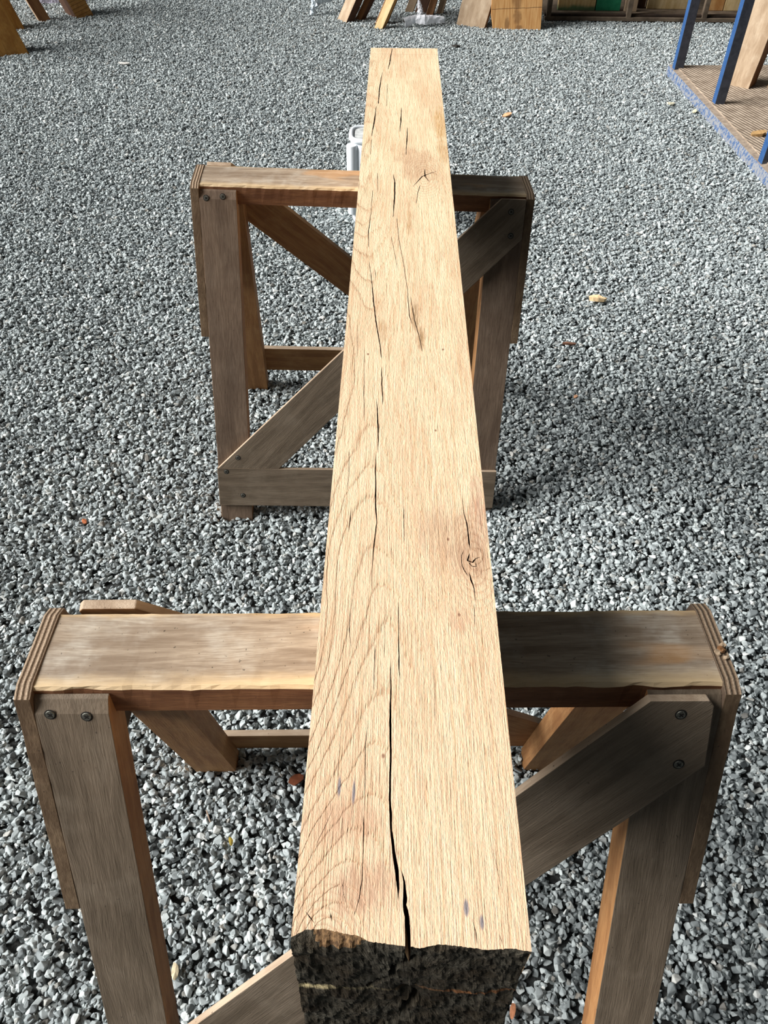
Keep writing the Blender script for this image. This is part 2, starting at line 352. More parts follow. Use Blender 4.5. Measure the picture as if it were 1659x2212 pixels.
def prism(poly, ext, bm=None, fm=None):
    """poly: list of 3D points (planar), ext: vector; fm(normal)->material index"""
    bm = bm or bmesh.new(); ext = Vector(ext)
    a = [bm.verts.new(Vector(p)) for p in poly]; b = [bm.verts.new(Vector(p)+ext) for p in poly]
    fs = [bm.faces.new(a), bm.faces.new(b[::-1])]
    n = len(a)
    for i in range(n): fs.append(bm.faces.new((a[i], b[i], b[(i+1) % n], a[(i+1) % n])))
    bmesh.ops.recalc_face_normals(bm, faces=fs)
    if fm:
        for f in fs: f.normal_update(); f.material_index = fm(f.normal)
    return bm
def jag(bm, amp, scale):
    for v in bm.verts: v.co += Vector((noise.noise(v.co*scale), noise.noise(v.co*scale+Vector((9, 3, 1))), noise.noise(v.co*scale+Vector((2, 7, 5)))))*amp

# ------------------------------------------------------------------ ground
bm = bmesh.new(); bmesh.ops.create_grid(bm, x_segments=60, y_segments=60, size=1)
for v in bm.verts:
    v.co.x *= 6.5; v.co.y = v.co.y*5.5 + 4.3
    v.co.z = -0.013 + 0.003*noise.noise(v.co*1.3)
fl = put('floor', bm, SOIL, smooth=True); fl['kind'] = 'structure'

def gravel():
    bm = bmesh.new(); rg = random.Random(5); sids = []
    for k in range(18):
        b2 = bmesh.new(); sx, sy, sz = rg.uniform(0.85, 1.25), rg.uniform(0.6, 0.95), rg.uniform(0.36, 0.68)
        for i in range(rg.randint(9, 15)):
            v = Vector((rg.gauss(0, 1), rg.gauss(0, 1), rg.gauss(0, 1))).normalized()*rg.uniform(0.85, 1.0)
            q = Vector((v.x*sx, v.y*sy, v.z*sz)); b2.verts.new(q)
        h = bmesh.ops.convex_hull(b2, input=b2.verts)
        bmesh.ops.delete(b2, geom=[g for g in h['geom_interior'] if isinstance(g, bmesh.types.BMVert)], context='VERTS')
        bmesh.ops.dissolve_limit(b2, angle_limit=math.radians(14), verts=b2.verts, edges=b2.edges)
        bmesh.ops.bevel(b2, geom=list(b2.edges), offset=0.085, segments=1, affect='EDGES', profile=0.7, clamp_overlap=True)
        tmp = bpy.data.meshes.new('t'); b2.to_mesh(tmp); b2.free()
        sids += [k]*len(tmp.vertices); bm.from_mesh(tmp)
        bpy.data.meshes.remove(tmp)
    me = bpy.data.meshes.new('gravel'); bm.to_mesh(me); bm.free(); me.materials.append(STONE)
    at = me.attributes.new('sid', 'INT', 'POINT')
    for i, k in enumerate(sids): at.data[i].value = k
    o = bpy.data.objects.new('gravel', me); COL.objects.link(o)
    tag(o, 'loose grey crushed stone gravel covering the whole ground', 'gravel', kind='stuff')
    ng = bpy.data.node_groups.new('gravel_scatter', 'GeometryNodeTree')
    ng.interface.new_socket('Geometry', in_out='INPUT', socket_type='NodeSocketGeometry')
    ng.interface.new_socket('Geometry', in_out='OUTPUT', socket_type='NodeSocketGeometry')
    N = ng.nodes.new; L = ng.links.new
    gi, go = N('NodeGroupInput'), N('NodeGroupOutput')
    sid = N('GeometryNodeInputNamedAttribute'); sid.data_type = 'INT'; sid.inputs['Name'].default_value = 'sid'
    si = N('GeometryNodeSplitToInstances'); si.domain = 'POINT'; L(gi.outputs[0], si.inputs['Geometry']); L(sid.outputs['Attribute'], si.inputs['Group ID'])
    # scatter area: the ground the camera could see plus a margin
    gr = N('GeometryNodeMeshGrid'); gr.inputs['Size X'].default_value = 9.6; gr.inputs['Size Y'].default_value = 8.0
    gr.inputs['Vertices X'].default_value = 8; gr.inputs['Vertices Y'].default_value = 8
    tr = N('GeometryNodeTransform'); L(gr.outputs['Mesh'], tr.inputs['Geometry']); tr.inputs['Translation'].default_value = (0, 3.55, 0)
    outs = []
    for density, z0, z1, s0, s1, seed in ((9500, -0.013, -0.004, 0.0075, 0.0140, 3), (10500, -0.006, 0.003, 0.0055, 0.0130, 7)):
        dp = N('GeometryNodeDistributePointsOnFaces'); L(tr.outputs[0], dp.inputs['Mesh']); dp.inputs['Density'].default_value = density
        dp.inputs['Seed'].default_value = seed
        p2 = N('GeometryNodeInputPosition'); s2 = N('ShaderNodeSeparateXYZ'); L(p2.outputs[0], s2.inputs[0])
        ab = N('ShaderNodeMath'); ab.operation = 'ABSOLUTE'; L(s2.outputs[0], ab.inputs[0])
        lim = N('ShaderNodeMath'); lim.operation = 'MULTIPLY_ADD'; L(s2.outputs[1], lim.inputs[0]); lim.inputs[1].default_value = 0.44; lim.inputs[2].default_value = 1.15
        gt = N('ShaderNodeMath'); gt.operation = 'GREATER_THAN'; L(ab.outputs[0], gt.inputs[0]); L(lim.outputs[0], gt.inputs[1])
        de = N('GeometryNodeDeleteGeometry'); de.domain = 'POINT'; L(dp.outputs['Points'], de.inputs['Geometry']); L(gt.outputs[0], de.inputs['Selection'])
        def rv(a, b, seed, typ='FLOAT'):
            r = N('FunctionNodeRandomValue'); r.data_type = typ
            if typ == 'FLOAT': r.inputs[2].default_value = a; r.inputs[3].default_value = b; r.inputs['Seed'].default_value = seed; return r.outputs[1]
            if typ == 'INT': r.inputs[4].default_value = a; r.inputs[5].default_value = b; r.inputs['Seed'].default_value = seed; return r.outputs[2]
            r.inputs[0].default_value = a; r.inputs[1].default_value = b; r.inputs['Seed'].default_value = seed; return r.outputs[0]
        c2 = N('ShaderNodeCombineXYZ'); L(rv(z0, z1, seed+1), c2.inputs[2])
        s3 = N('GeometryNodeSetPosition'); L(de.outputs[0], s3.inputs['Geometry']); L(c2.outputs[0], s3.inputs['Offset'])
        ip = N('GeometryNodeInstanceOnPoints'); L(s3.outputs[0], ip.inputs['Points']); L(si.outputs[0], ip.inputs['Instance'])
        ip.inputs['Pick Instance'].default_value = True
        L(rv(0, 17, seed+2, 'INT'), ip.inputs['Instance Index'])
        rot = rv((-0.75, -0.75, 0), (0.75, 0.75, 6.283), seed+3, 'FLOAT_VECTOR')
        e2r = N('FunctionNodeEulerToRotation'); L(rot, e2r.inputs[0]); L(e2r.outputs[0], ip.inputs['Rotation'])
        sq = N('ShaderNodeMath'); sq.operation = 'POWER'; L(rv(0.0, 1.0, seed+4), sq.inputs[0]); sq.inputs[1].default_value = 1.7
        sc = N('ShaderNodeMapRange'); L(sq.outputs[0], sc.inputs[0]); sc.inputs[3].default_value = s0; sc.inputs[4].default_value = s1
        L(sc.outputs[0], ip.inputs['Scale'])
        last = ip.outputs[0]
        for nm, sd_ in (('rnd', seed+5), ('rnd2', seed+6)):
            sa = N('GeometryNodeStoreNamedAttribute'); sa.data_type = 'FLOAT'; sa.domain = 'INSTANCE'; sa.inputs['Name'].default_value = nm
            L(last, sa.inputs['Geometry']); L(rv(0.0, 1.0, sd_), sa.inputs['Value']); last = sa.outputs[0]
        outs.append(last)
    jn = N('GeometryNodeJoinGeometry')
    for q in outs: L(q, jn.inputs[0])
    L(jn.outputs[0], go.inputs[0])
    md = o.modifiers.new('scatter', 'NODES'); md.node_group = ng
    return o
gravel()

# ------------------------------------------------------------------ saw horses
H = 0.75
def screw(parent, p, nrm, r=0.0048):
    nrm = Vector(nrm).normalized(); q = nrm.to_track_quat('Z', 'Y').to_matrix().to_4x4()
    bm = bmesh.new()
    mt = Matrix.Translation(Vector(p)) @ q
    # dark countersink ring, steel head, cross recess
    def disc(r0, r1, z0, z1, mi, seg=18):
        a = []; b = []
        for i in range(seg):
            t = 2*math.pi*i/seg
            a.append(bm.verts.new(mt @ Vector((r0*math.cos(t), r0*math.sin(t), z0))))
            b.append(bm.verts.new(mt @ Vector((r1*math.cos(t), r1*math.sin(t), z1))))
        for i in range(seg):
            f = bm.faces.new((a[i], a[(i+1) % seg], b[(i+1) % seg], b[i])); f.material_index = mi
        return b
    disc(r*1.35, r*1.05, 0.0002, 0.0003, 1)
    b = disc(r*1.05, r*0.95, 0.0003, 0.0012, 0)
    f = bm.faces.new(b); f.material_index = 0
    for t in (math.pi/4, -math.pi/4):
        c, s = math.cos(t), math.sin(t); L_, W_ = r*0.62, r*0.16
        vs = [bm.verts.new(mt @ Vector((c*x-s*y, s*x+c*y, 0.0015))) for x, y in ((-L_, -W_), (L_, -W_), (L_, W_), (-L_, W_))]
        f = bm.faces.new(vs); f.material_index = 1
    me = bpy.data.meshes.new('screw'); bm.to_mesh(me); bm.free(); me.materials.append(STEEL); me.materials.append(RECESS)
    o = bpy.data.objects.new('screw', me); COL.objects.link(o); o.parent = parent; return o

def horse(label, loc, rot, zs, L, D, T, g, lt, th, lw, gz, off, bt, r0, r1, brace, leg_scr, brace_scr, rail_scr, legmat, near):
    t = thing('sawhorse', label, 'sawhorse', loc, rot, 'timber sawhorses carrying the beam')
    L2, D2 = L/2, D/2; tn = math.tan(th); ct, st = math.cos(th), math.sin(th)
    ly = lambda z, o=0.0: -(D2+off)-(H-0.01-z)*tn - o/ct
    c = lt/ct; zb = -0.02
    # bar with lightly uneven edges
    bm = bmesh.new(); nx = 70
    sec = [(-D2, H-T), (-D2, H-0.004), (-D2+0.003, H), (0, H+0.0005), (D2-0.003, H), (D2, H-0.004), (D2, H-T)]
    rows = []
    for i in range(nx+1):
        x = -L2 + L*i/nx; row = []
        for k, (y, z) in enumerate(sec):
            j = 0.0016*noise.noise(Vector((x*38, k*3.3, loc[1]))) + 0.0012*noise.noise(Vector((x*120, k, 4+loc[1])))
            chip = max(0, noise.noise(Vector((x*16, k*5.0, loc[1]*3)))-0.33)*0.012 if k in (1, 2) else 0
            row.append(bm.verts.new((x, y + (j if k in (1, 2, 4, 5) else 0) + (chip if k == 1 else 0), z - (chip if k == 2 else 0) + (abs(j)*-0.5 if k in (1, 2) else 0))))
        rows.append(row)
    for a, b in zip(rows, rows[1:]):
        for k in range(len(sec)):
            k2 = (k+1) % len(sec); f = bm.faces.new((a[k], a[k2], b[k2], b[k])); f.material_index = 1 if k in (0, 5, 6) else 0
    bm.faces.new(rows[0]); bm.faces.new(rows[-1][::-1])
    put('top_bar', bm, [W_TOPN, W_BARF], t, ((0, 0, 0), (1, 0, 0), (0, 1, 0), (0, 0, 1)))
    gcl = lambda s: ((0, 0, 0), (0, -st*s, -ct), (1, 0, 0), (0, -ct*s, st))
    for s in (-1, 1):            # s=-1 front (towards the viewer), s=1 rear; the rear is the front turned half round
        sy = -s
        Y = lambda y: y*sy; X = lambda x: x*sy
        fn = Vector((0, -ct*sy, st))
        fmo = lambda n: 0 if n.dot(fn) > 0.9 else 1
        for side in (-1, 1):
            x0 = -L2 if side < 0 else L2-lw
            cs = [(-D2, H-0.009), (-D2-off*0.5, H-0.0105), (ly(H-0.024), H-0.024), (ly(zb), zb), (ly(zb)+c, zb), (ly(H-T)+c, H-T), (-D2, H-T)]
            bm = prism([(X(x0), Y(y), z) for y, z in cs], (X(lw), 0, 0), fm=lambda n: 0 if (n.dot(fn) > 0.85 or n.z > 0.5 and n.dot(fn) < 0.85) else 1)
            lg = put('leg', bm, [legmat, W_IN], t, gcl(sy), bevel=0.0008)
            if s < 0 and side < 0:
                for u, z in leg_scr: screw(lg, (u, ly(z), z), fn)
        bm = prism([(X(x), Y(ly(z)), z) for x, z in ((-L2-0.001, r0), (L2+0.001, r0), (L2+0.001, r1), (-L2-0.001, r1))], fn*bt,
                   fm=lambda n: 0 if n.dot(fn) > 0.9 else (1 if n.dot(fn) < -0.9 else 2))
        ra = put('bottom_rail', bm, [W_OUT, W_IN, W_CUT], t, ((0, 0, 0), (1, 0, 0), (0, 0, 1), (0, 1, 0)), bevel=0.0008)
        if s < 0:
            for u, z in rail_scr: screw(ra, Vector((u, ly(z), z))+fn*bt, fn)
        bd = Vector((brace[2][0]-brace[1][0], 0, brace[2][1]-brace[1][1])).normalized()
        bdd = Vector((X(bd.x), Y(tn*bd.z), bd.z)).normalized()
        bm = prism([(X(x), Y(ly(z)), z) for x, z in brace], fn*bt, fm=lambda n: 0 if n.dot(fn) > 0.9 else (1 if n.dot(fn) < -0.9 else 2))
        br = put('diagonal_brace', bm, [W_OUT, W_IN, W_CUT], t, ((0, 0, 0), bdd, bdd.cross(fn), fn), bevel=0.0012)
        if s < 0:
            for u, z in brace_scr: screw(br, Vector((u, ly(z), z))+fn*bt, fn)
    for side in (-1, 1):
        x0 = side*L2
        zt = H+0.002
        # bellied plywood cheek with a ragged lower lip
        pts = [(ly(zt-0.012), zt-0.006), (ly(zt)+0.012, zt), (-ly(zt)-0.012, zt), (-ly(zt-0.012), zt-0.006)]
        n = 14; low = []
        for i in range(n+1):
            z = zt-0.012-(zt-0.012-gz)*i/n; low.append((-ly(z)+0.0012*noise.noise(Vector((i, side, loc[1]))), z))
        pts += low[1:]
        pts += [(ly(gz)*0.0+q*ly(gz), gz) for q in (-0.97, 0.97)]
        fr = []
        for i in range(n, 0, -1):
            z = zt-0.012-(zt-0.012-gz)*i/n; fr.append((ly(z)+0.0012*noise.noise(Vector((i, side, 3+loc[1]))), z))
        pts += fr
        bm = prism([(x0, y, z) for y, z in pts], (side*g, 0, 0), fm=lambda n_: 0 if abs(n_.x) > 0.7 else (1 if n_.z > 0.6 else 2))
        put('end_gusset', bm, [W_OUT2, W_PLY, W_SAWN], t, ((0, 0, 0), (0, 0, 1), (0, 1, 0), (1, 0, 0)), bevel=0.0007)
    t.scale = (1, 1, zs)
    return t
NB = [(-0.3664, 0.1334), (-0.21, 0.1334), (0.2782, 0.5868), (0.3559, 0.662), (0.352, 0.738), (0.346, 0.7455), (0.284, 0.7455), (0.1762, 0.6451), (-0.1062, 0.3800)]
near = horse('near timber sawhorse with scuffed top bar under the dark sawn beam end',
      (-0.0045, 0.4696, 0), (-0.0438, -0.0065, 0.0233), 1.0, 0.7329, 0.1037, 0.0425, 0.0176, 0.043, 0.3192, 0.0795, 0.4443, 0.011, 0.012, 0.0346, 0.1334,
      NB, [(-0.3494, 0.7255), (-0.3111, 0.7228)], [(0.3182, 0.7289), (0.3261, 0.6648)], [], W_OUT, True)
FB = [(-0.3519, 0.1334), (-0.2, 0.1334), (-0.053, 0.2777), (0.2291, 0.5519), (0.349, 0.668), (0.350, 0.7455), (0.2965, 0.7455), (0.2179, 0.6746), (-0.0381, 0.4277)]
far = horse('far timber sawhorse with a lower front rail in view, in the middle of the gravel',
      (-0.0993, 1.7378, 0), (0.0194, 0.0426, 0.049), 0.7617/0.75, 0.7063, 0.0981, 0.0403, 0.0176, 0.043, 0.3138, 0.079, 0.4443, 0.011, 0.012, 0.0346, 0.1334,
      FB, [(-0.3379, 0.7277), (-0.3025, 0.7314)], [(0.3192, 0.7215), (0.3239, 0.6747), (-0.3012, 0.1614)], [(-0.3321, 0.1249), (-0.2939, 0.0624)], W_OUT2, False)

# ------------------------------------------------------------------ oak beam
CR = [[(-28.4,1945.4,1.66),(-32.8,1838.8,2.65),(-36.5,1789.5,0.83)],[(-48.7,1773.1,0.83),(-52.9,1666.7,2.48),(-53.8,1568.9,1.9)],[(-57.4,1560.8,0.95),(-59.9,1466.4,2.73),(-62.6,1395.3,0.88)],[(-62.3,1383.9,0.87),(-62.8,1307.5,0.67)],[(-6.3,1551.8,0.94),(-7.2,1480.3,2.29),(-8.9,1420.1,0.89)],[(5.4,1444.2,0.9),(4.2,1385.9,2.19),(2.2,1309.3,0.84)],[(-20.8,1225.8,0.81),(-17.4,1189.7,2.38),(-17.8,1126.5,2.3),(-19.6,1059.0,0.74)],[(-48.5,1232.8,0.81),(-46.0,1152.3,0.78)],[(-54.8,1161.1,0.78),(-55.1,1082.8,0.75),(-57.4,1010.6,1.44),(-55.9,958.4,0.7)],[(13.4,1175.8,0.79),(30.0,1217.6,2.42),(44.8,1231.6,1.62),(58.1,1241.7,0.82)],[(35.5,1251.0,0.82),(34.8,1217.7,2.42),(42.3,1195.1,0.8)],[(26.2,1183.5,1.19),(21.8,1156.0,1.17),(18.1,1110.1,0.76)],[(-13.7,1059.2,0.74),(-9.8,981.6,0.85),(-2.9,910.5,0.68),(2.2,838.8,0.78),(4.3,773.0,1.24),(7.8,750.4,0.61)],[(-22.0,996.3,0.57),(-15.9,938.0,0.69),(-12.3,896.7,0.54)],[(-54.0,916.1,0.68),(-49.3,869.4,0.99),(-44.5,807.0,1.59),(-39.4,749.3,1.53),(-33.6,701.0,1.48),(-31.2,670.5,0.87)],[(-45.3,895.9,0.67),(-42.7,869.5,0.66)],[(-31.0,655.6,0.57),(-29.7,617.7,1.4),(-28.8,597.6,1.38),(-28.5,577.3,0.54)],[(-35.8,590.3,0.55),(-34.2,564.3,1.34),(-32.4,531.0,1.31),(-31.7,493.3,0.51)],[(-34.2,495.6,0.51),(-34.0,462.1,1.24),(-33.0,440.7,1.21),(-32.9,413.4,1.42),(-30.9,387.4,0.93),(-32.9,356.4,1.13),(-34.1,332.7,0.66),(-34.1,299.2,0.26)],[(6.6,820.3,0.64),(11.0,761.7,1.24),(16.6,723.3,1.2),(20.1,686.8,0.47)],[(-64.5,748.7,0.49),(-61.6,674.8,0.47)],[(-53.5,695.3,0.47),(-50.9,598.9,0.66),(-48.7,547.1,0.42)],[(-63.9,498.8,0.51),(-62.2,461.5,0.64),(-62.8,433.2,0.39)],[(-57.4,409.6,0.47),(-58.0,393.2,0.93),(-58.5,374.2,0.46)],[(-3.9,412.7,0.47),(-3.9,397.6,0.7),(-3.6,356.9,0.27)],[(-16.2,359.7,0.45),(-16.1,341.8,0.53)],[(56.7,428.8,0.38),(57.0,408.6,0.71),(59.2,389.2,1.16),(59.9,370.4,1.37),(60.7,354.0,1.8)],[(54.4,353.3,0.45),(51.8,346.1,0.67),(50.9,337.3,0.66),(53.0,328.7,1.1),(56.9,319.8,0.44)],[(59.5,349.3,0.89),(57.2,339.8,1.77),(61.9,337.6,1.77),(64.9,342.3,0.89),(70.0,344.7,0.45)],[(57.6,338.6,1.33),(60.8,332.9,0.88),(65.1,332.4,0.88),(64.2,338.2,0.44)],[(57.7,326.0,0.66),(59.3,315.9,1.73),(61.2,306.0,0.86),(61.1,290.4,0.34)],[(60.1,288.2,0.84),(59.6,274.7,0.5),(58.7,254.5,0.25)],[(-9.2,289.0,0.42),(-8.3,224.4,0.99),(-7.4,201.7,0.31)],[(-29.3,241.5,0.81),(-29.4,214.8,0.59),(-29.3,192.5,0.27)],[(-15.4,228.9,0.4),(-15.1,192.7,1.15),(-15.2,167.3,1.68),(-14.2,139.4,1.45),(-15.1,116.7,1.41),(-14.1,91.8,2.05),(-13.7,79.8,1.69),(-11.9,65.0,2.98),(-9.5,52.3,3.26),(-8.5,39.9,1.6),(-8.5,32.4,0.32)],[(-6.3,53.0,0.33),(-4.3,44.6,1.61),(-3.7,34.0,2.86),(-4.1,29.5,3.16),(-2.5,22.2,3.76),(-2.0,10.8,3.7),(-2.0,-6,3.65)],[(-33.4,162.9,0.3),(-34.7,146.8,0.73),(-33.9,120.1,0.53),(-33.9,98.4,0.34)],[(-34.3,91.4,0.68),(-33.5,77.8,0.84),(-33.6,61.4,0.49),(-33.7,45.6,0.58),(-35.2,33.4,0.64),(-38.2,21.6,0.31)],[(-52.2,275.1,0.42),(-52.2,257.3,0.74),(-50.1,237.8,0.28)],[(-55.2,154.4,0.22),(-54.7,119.7,0.28)],[(-56.8,96.2,0.34),(-62.6,80.7,0.51),(-68.4,67.3,0.27)],[(-49.6,89.4,0.27),(-49.8,80.9,0.34),(-48.8,67.6,0.2)],[(-71.7,24.5,0.63),(-64.5,16.8,1.25)],[(-54.4,24.2,0.47),(-53.4,18.4,1.25)],[(41.6,21.5,0.31),(43.5,12.9,0.56),(43.8,6.5,0.61)],[(59.4,12.4,0.31),(60.3,6.0,0.55)],[(58.9,69.5,0.2),(61.5,53.5,0.33),(63.4,38.1,0.19)],[(-47.3,45.4,0.26),(-46.6,37.8,0.32),(-44.0,30.3,0.25)],[(-36.4,1696.7,0.8),(-36.5,1556.2,0.76)],[(-21.2,294.1,0.21),(-21.0,228.8,0.32)],[(21.0,220.3,0.2),(21.0,168.0,0.3)]]
EDGE = [(-79.5, 8.0), (-76.3, 9.8), (-70.4, 13.0), (-58.0, 13.5), (-43.9, 10.9), (-34.0, 9.7), (-28.4, 6.4), (-14.5, 5.0), (-4.1, 4.0), (0.1, 3.8), (5.9, 2.8), (18.2, 5.5), (33.8, 4.4), (49.5, 2.7), (66.7, 3.8), (79.5, 2.1)]
def beam():
    W2, LEN, HB = 0.0795, 1.9484, 0.180
    root = thing('oak_beam', 'long pale oak beam with dark split end lying across both sawhorses', 'beam',
                 (0.0176, 0.1480, 0.930+0.0091*(0.1480-0.449)), (0.0091, 0, 0))
    root.scale = (0.9559, 0.9559, 1)
    def edge_y(x):
        x *= 1000
        for (a, ya), (b, yb) in zip(EDGE, EDGE[1:]):
            if a <= x <= b: return (ya+(yb-ya)*(x-a)/(b-a))/1000 + 0.0007*noise.noise(Vector((x*0.5, 0, 0))) + 0.0005*noise.noise(Vector((x*1.6, 3, 0)))
        return EDGE[-1][1]/1000
    # outlines of the drying splits
    polys = []
    for c in CR:
        pts = [];
        for (x0, y0, w0), (x1, y1, w1) in zip(c, c[1:]):
            n = max(2, int(math.hypot(x1-x0, y1-y0)/6)); n = min(n, 24)
            for i in range(n):
                t = i/n; pts.append((x0+(x1-x0)*t, y0+(y1-y0)*t, w0+(w1-w0)*t))
        pts.append(c[-1]); k = len(pts); lft, rgt = [], []
        for i, (x, y, wd) in enumerate(pts):
            a = pts[max(i-1, 0)]; b = pts[min(i+1, k-1)]; dx, dy = b[0]-a[0], b[1]-a[1]; l = math.hypot(dx, dy) or 1
            nx, ny = -dy/l, dx/l
            wv = 0.30*math.sin(y*0.9+x)+0.9*noise.noise(Vector((y*0.09, x*0.3, 1)))
            x += wv*min(1, wd)*0.5*(0 if y < 60 else 1)
            if i in (0, k-1) and y > 0: wd = 0.12
            hw = wd*0.5*(0.92+0.35*noise.noise(Vector((y*0.35, x, 7))))
            lft.append(((x+nx*hw)/1000, (y+ny*hw)/1000)); rgt.append(((x-nx*hw)/1000, (y-ny*hw)/1000))
        polys.append(lft+rgt[::-1])
    nE = 110
    outer = [(-W2+2*W2*i/nE, edge_y(-W2+2*W2*i/nE)) for i in range(nE+1)]
    outer += [(W2, 0.3+0.33*i) for i in range(5)] + [(W2, LEN), (-W2, LEN)] + [(-W2, 1.62-0.33*i) for i in range(5)]
    V = [Vector(p) for p in outer]; loops = [list(range(len(outer)))]
    for p in polys:
        loops.append(list(range(len(V), len(V)+len(p)))); V += [Vector(q) for q in p]
    Ed = []
    for lp in loops: Ed += [(lp[i], lp[(i+1) % len(lp)]) for i in range(len(lp))]
    vo, eo, fo, _, _, _ = delaunay_2d_cdt(V, Ed, [], 0, 1e-7)
    def inside(p, poly):
        c = False; n = len(poly); j = n-1
        for i in range(n):
            xi, yi = poly[i]; xj, yj = poly[j]
            if (yi > p[1]) != (yj > p[1]) and p[0] < (xj-xi)*(p[1]-yi)/(yj-yi)+xi: c = not c
            j = i
        return c
    bb = [(min(q[0] for q in p), max(q[0] for q in p), min(q[1] for q in p), max(q[1] for q in p)) for p in polys]
    bm = bmesh.new(); vs = [bm.verts.new((v.x, v.y, 0)) for v in vo]
    for f in fo:
        cx = sum(vo[i].x for i in f)/3; cy = sum(vo[i].y for i in f)/3
        if not inside((cx, cy), outer): continue
        if any(b[0] <= cx <= b[1] and b[2] <= cy <= b[3] and inside((cx, cy), p) for b, p in zip(bb, polys)): continue
        try: bm.faces.new([vs[i] for i in f])
        except ValueError: pass
    for v in [v for v in bm.verts if not v.link_faces]: bm.verts.remove(v)
    be = [e for e in bm.edges if len(e.link_faces) == 1]
    def isout(e):
        m_ = (e.verts[0].co+e.verts[1].co)/2
        if abs(abs(m_.x)-W2) < 1e-5 or abs(m_.y-LEN) < 1e-5: return 'side'
        if m_.y < 0.03 and abs(m_.y-edge_y(m_.x)) < 0.0007 and abs(e.verts[0].co.x-e.verts[1].co.x) > 0.0002: return 'end'
        return 'crack'
    kinds = [(e, isout(e)) for e in be]
    low = {}
    for e, k in kinds:
        if k == 'crack':
            q = []
            for v in e.verts:
                if v not in low:
                    dep = 0.018 if v.co.y > 0.06 or abs(v.co.x+0.008) > 0.02 else 0.045
                    low[v] = bm.verts.new((v.co.x, v.co.y, -dep))
                q.append(low[v])
            f = bm.faces.new((e.verts[0], e.verts[1], q[1], q[0])); f.material_index = 1
    nl = {}
    for e, k in kinds:
        if k == 'side':
            q = []
            for v in e.verts:
                if v not in nl: nl[v] = bm.verts.new((v.co.x, v.co.y, -HB))
                q.append(nl[v])
            f = bm.faces.new((e.verts[0], e.verts[1], q[1], q[0])); f.material_index = 2
    # ragged end: rows of vertices from the top edge down
    zs_ = [0.0012, 0.003, 0.0055, 0.009, 0.013] + [0.013+(HB-0.013)*i/46 for i in range(1, 47)]
    ends = sorted({v for e, k in kinds if k == 'end' for v in e.verts}, key=lambda v: v.co.x)
    cols = []
    for v in ends:
        x = v.co.x; ye = v.co.y; c = [v]
        for z in zs_:
            base = 0.0025 + (ye-0.0025)*math.exp(-z/0.0035)
            n3 = Vector((x*60, z*60, 0)); n4 = Vector((x*240, z*160, 5))
            y = base + 0.0030*noise.noise(n3) + 0.0016*noise.noise(n4) + 0.0007*noise.noise(Vector((x*900, z*300, 2)))
            # radial checks opening from the pith, and the vertical heart shake below it
            y -= 0.014*max(0, z-0.02)/0.16
            px, pz = x-0.0, z-0.078
            d1 = abs(px-0.004*math.sin(z*90)-0.002)
            if z > 0.088: y += 0.030*max(0, 1-d1/0.0032)*min(1, (z-0.088)/0.012)*max(0, 1-(z-0.088)/0.045)
            if 0.02 < z < 0.078:
                d2 = abs(px+0.018+0.5*(pz+0.018)+0.003*math.sin(z*200)); y += 0.010*max(0, 1-d2/0.0025)
            y += 0.006*math.exp(-(px*px+pz*pz)/0.00006)
            jx = 0.0006*noise.noise(Vector((x*50, z*350, 9)))
            w_ = 1.0 if abs(x) < W2-1e-6 else 0.3
            xx = x + jx*w_ + (0.0009*noise.noise(Vector((z*160, x, 4))) if w_ < 1 else 0) - (0.004*z/HB if x > W2-1e-6 else 0)
            c.append(bm.verts.new((xx, y, -z)))
        cols.append(c)
    for a, b in zip(cols, cols[1:]):
        gap = not any(set(e.verts) == {a[0], b[0]} for e in a[0].link_edges)
        for k in range(len(a)-1):
            if gap and k < 10: continue
            f = bm.faces.new((a[k], a[k+1], b[k+1], b[k]))
            f.material_index = 4 if (k < 3 and -0.066+0.002*k < a[0].co.x < -0.031-0.003*k) else 3
    me = None
    bmesh.ops.recalc_face_normals(bm, faces=bm.faces)
    o = put('timber', bm, [OAK, OAK_IN, OAK_SIDE, OAK_END, OAK_BREAK], root, ((0, 0, 0), (0, 1, 0), (1, 0, 0), (0, 0, 1)))
    # bottom, one face: closes the beam
    bm = bmesh.new(); q = [bm.verts.new(p) for p in ((-W2, 0.004, -HB), (W2, 0.004, -HB), (W2, LEN, -HB), (-W2, LEN, -HB))]
    bm.faces.new(q); q2 = [bm.verts.new(p.co+Vector((0, 0, 0.012))*1) for p in q]; bm.faces.new(q2[::-1])
    for i in range(4): bm.faces.new((q[i], q2[i], q2[(i+1) % 4], q[(i+1) % 4]))
    for v in bm.verts: v.co.x *= 0.998; v.co.y = min(v.co.y, LEN-0.0005)
    put('underside', bm, OAK_SIDE, root, ((0, 0, 0), (0, 1, 0), (1, 0, 0), (0, 0, 1)))
    return root
beam()

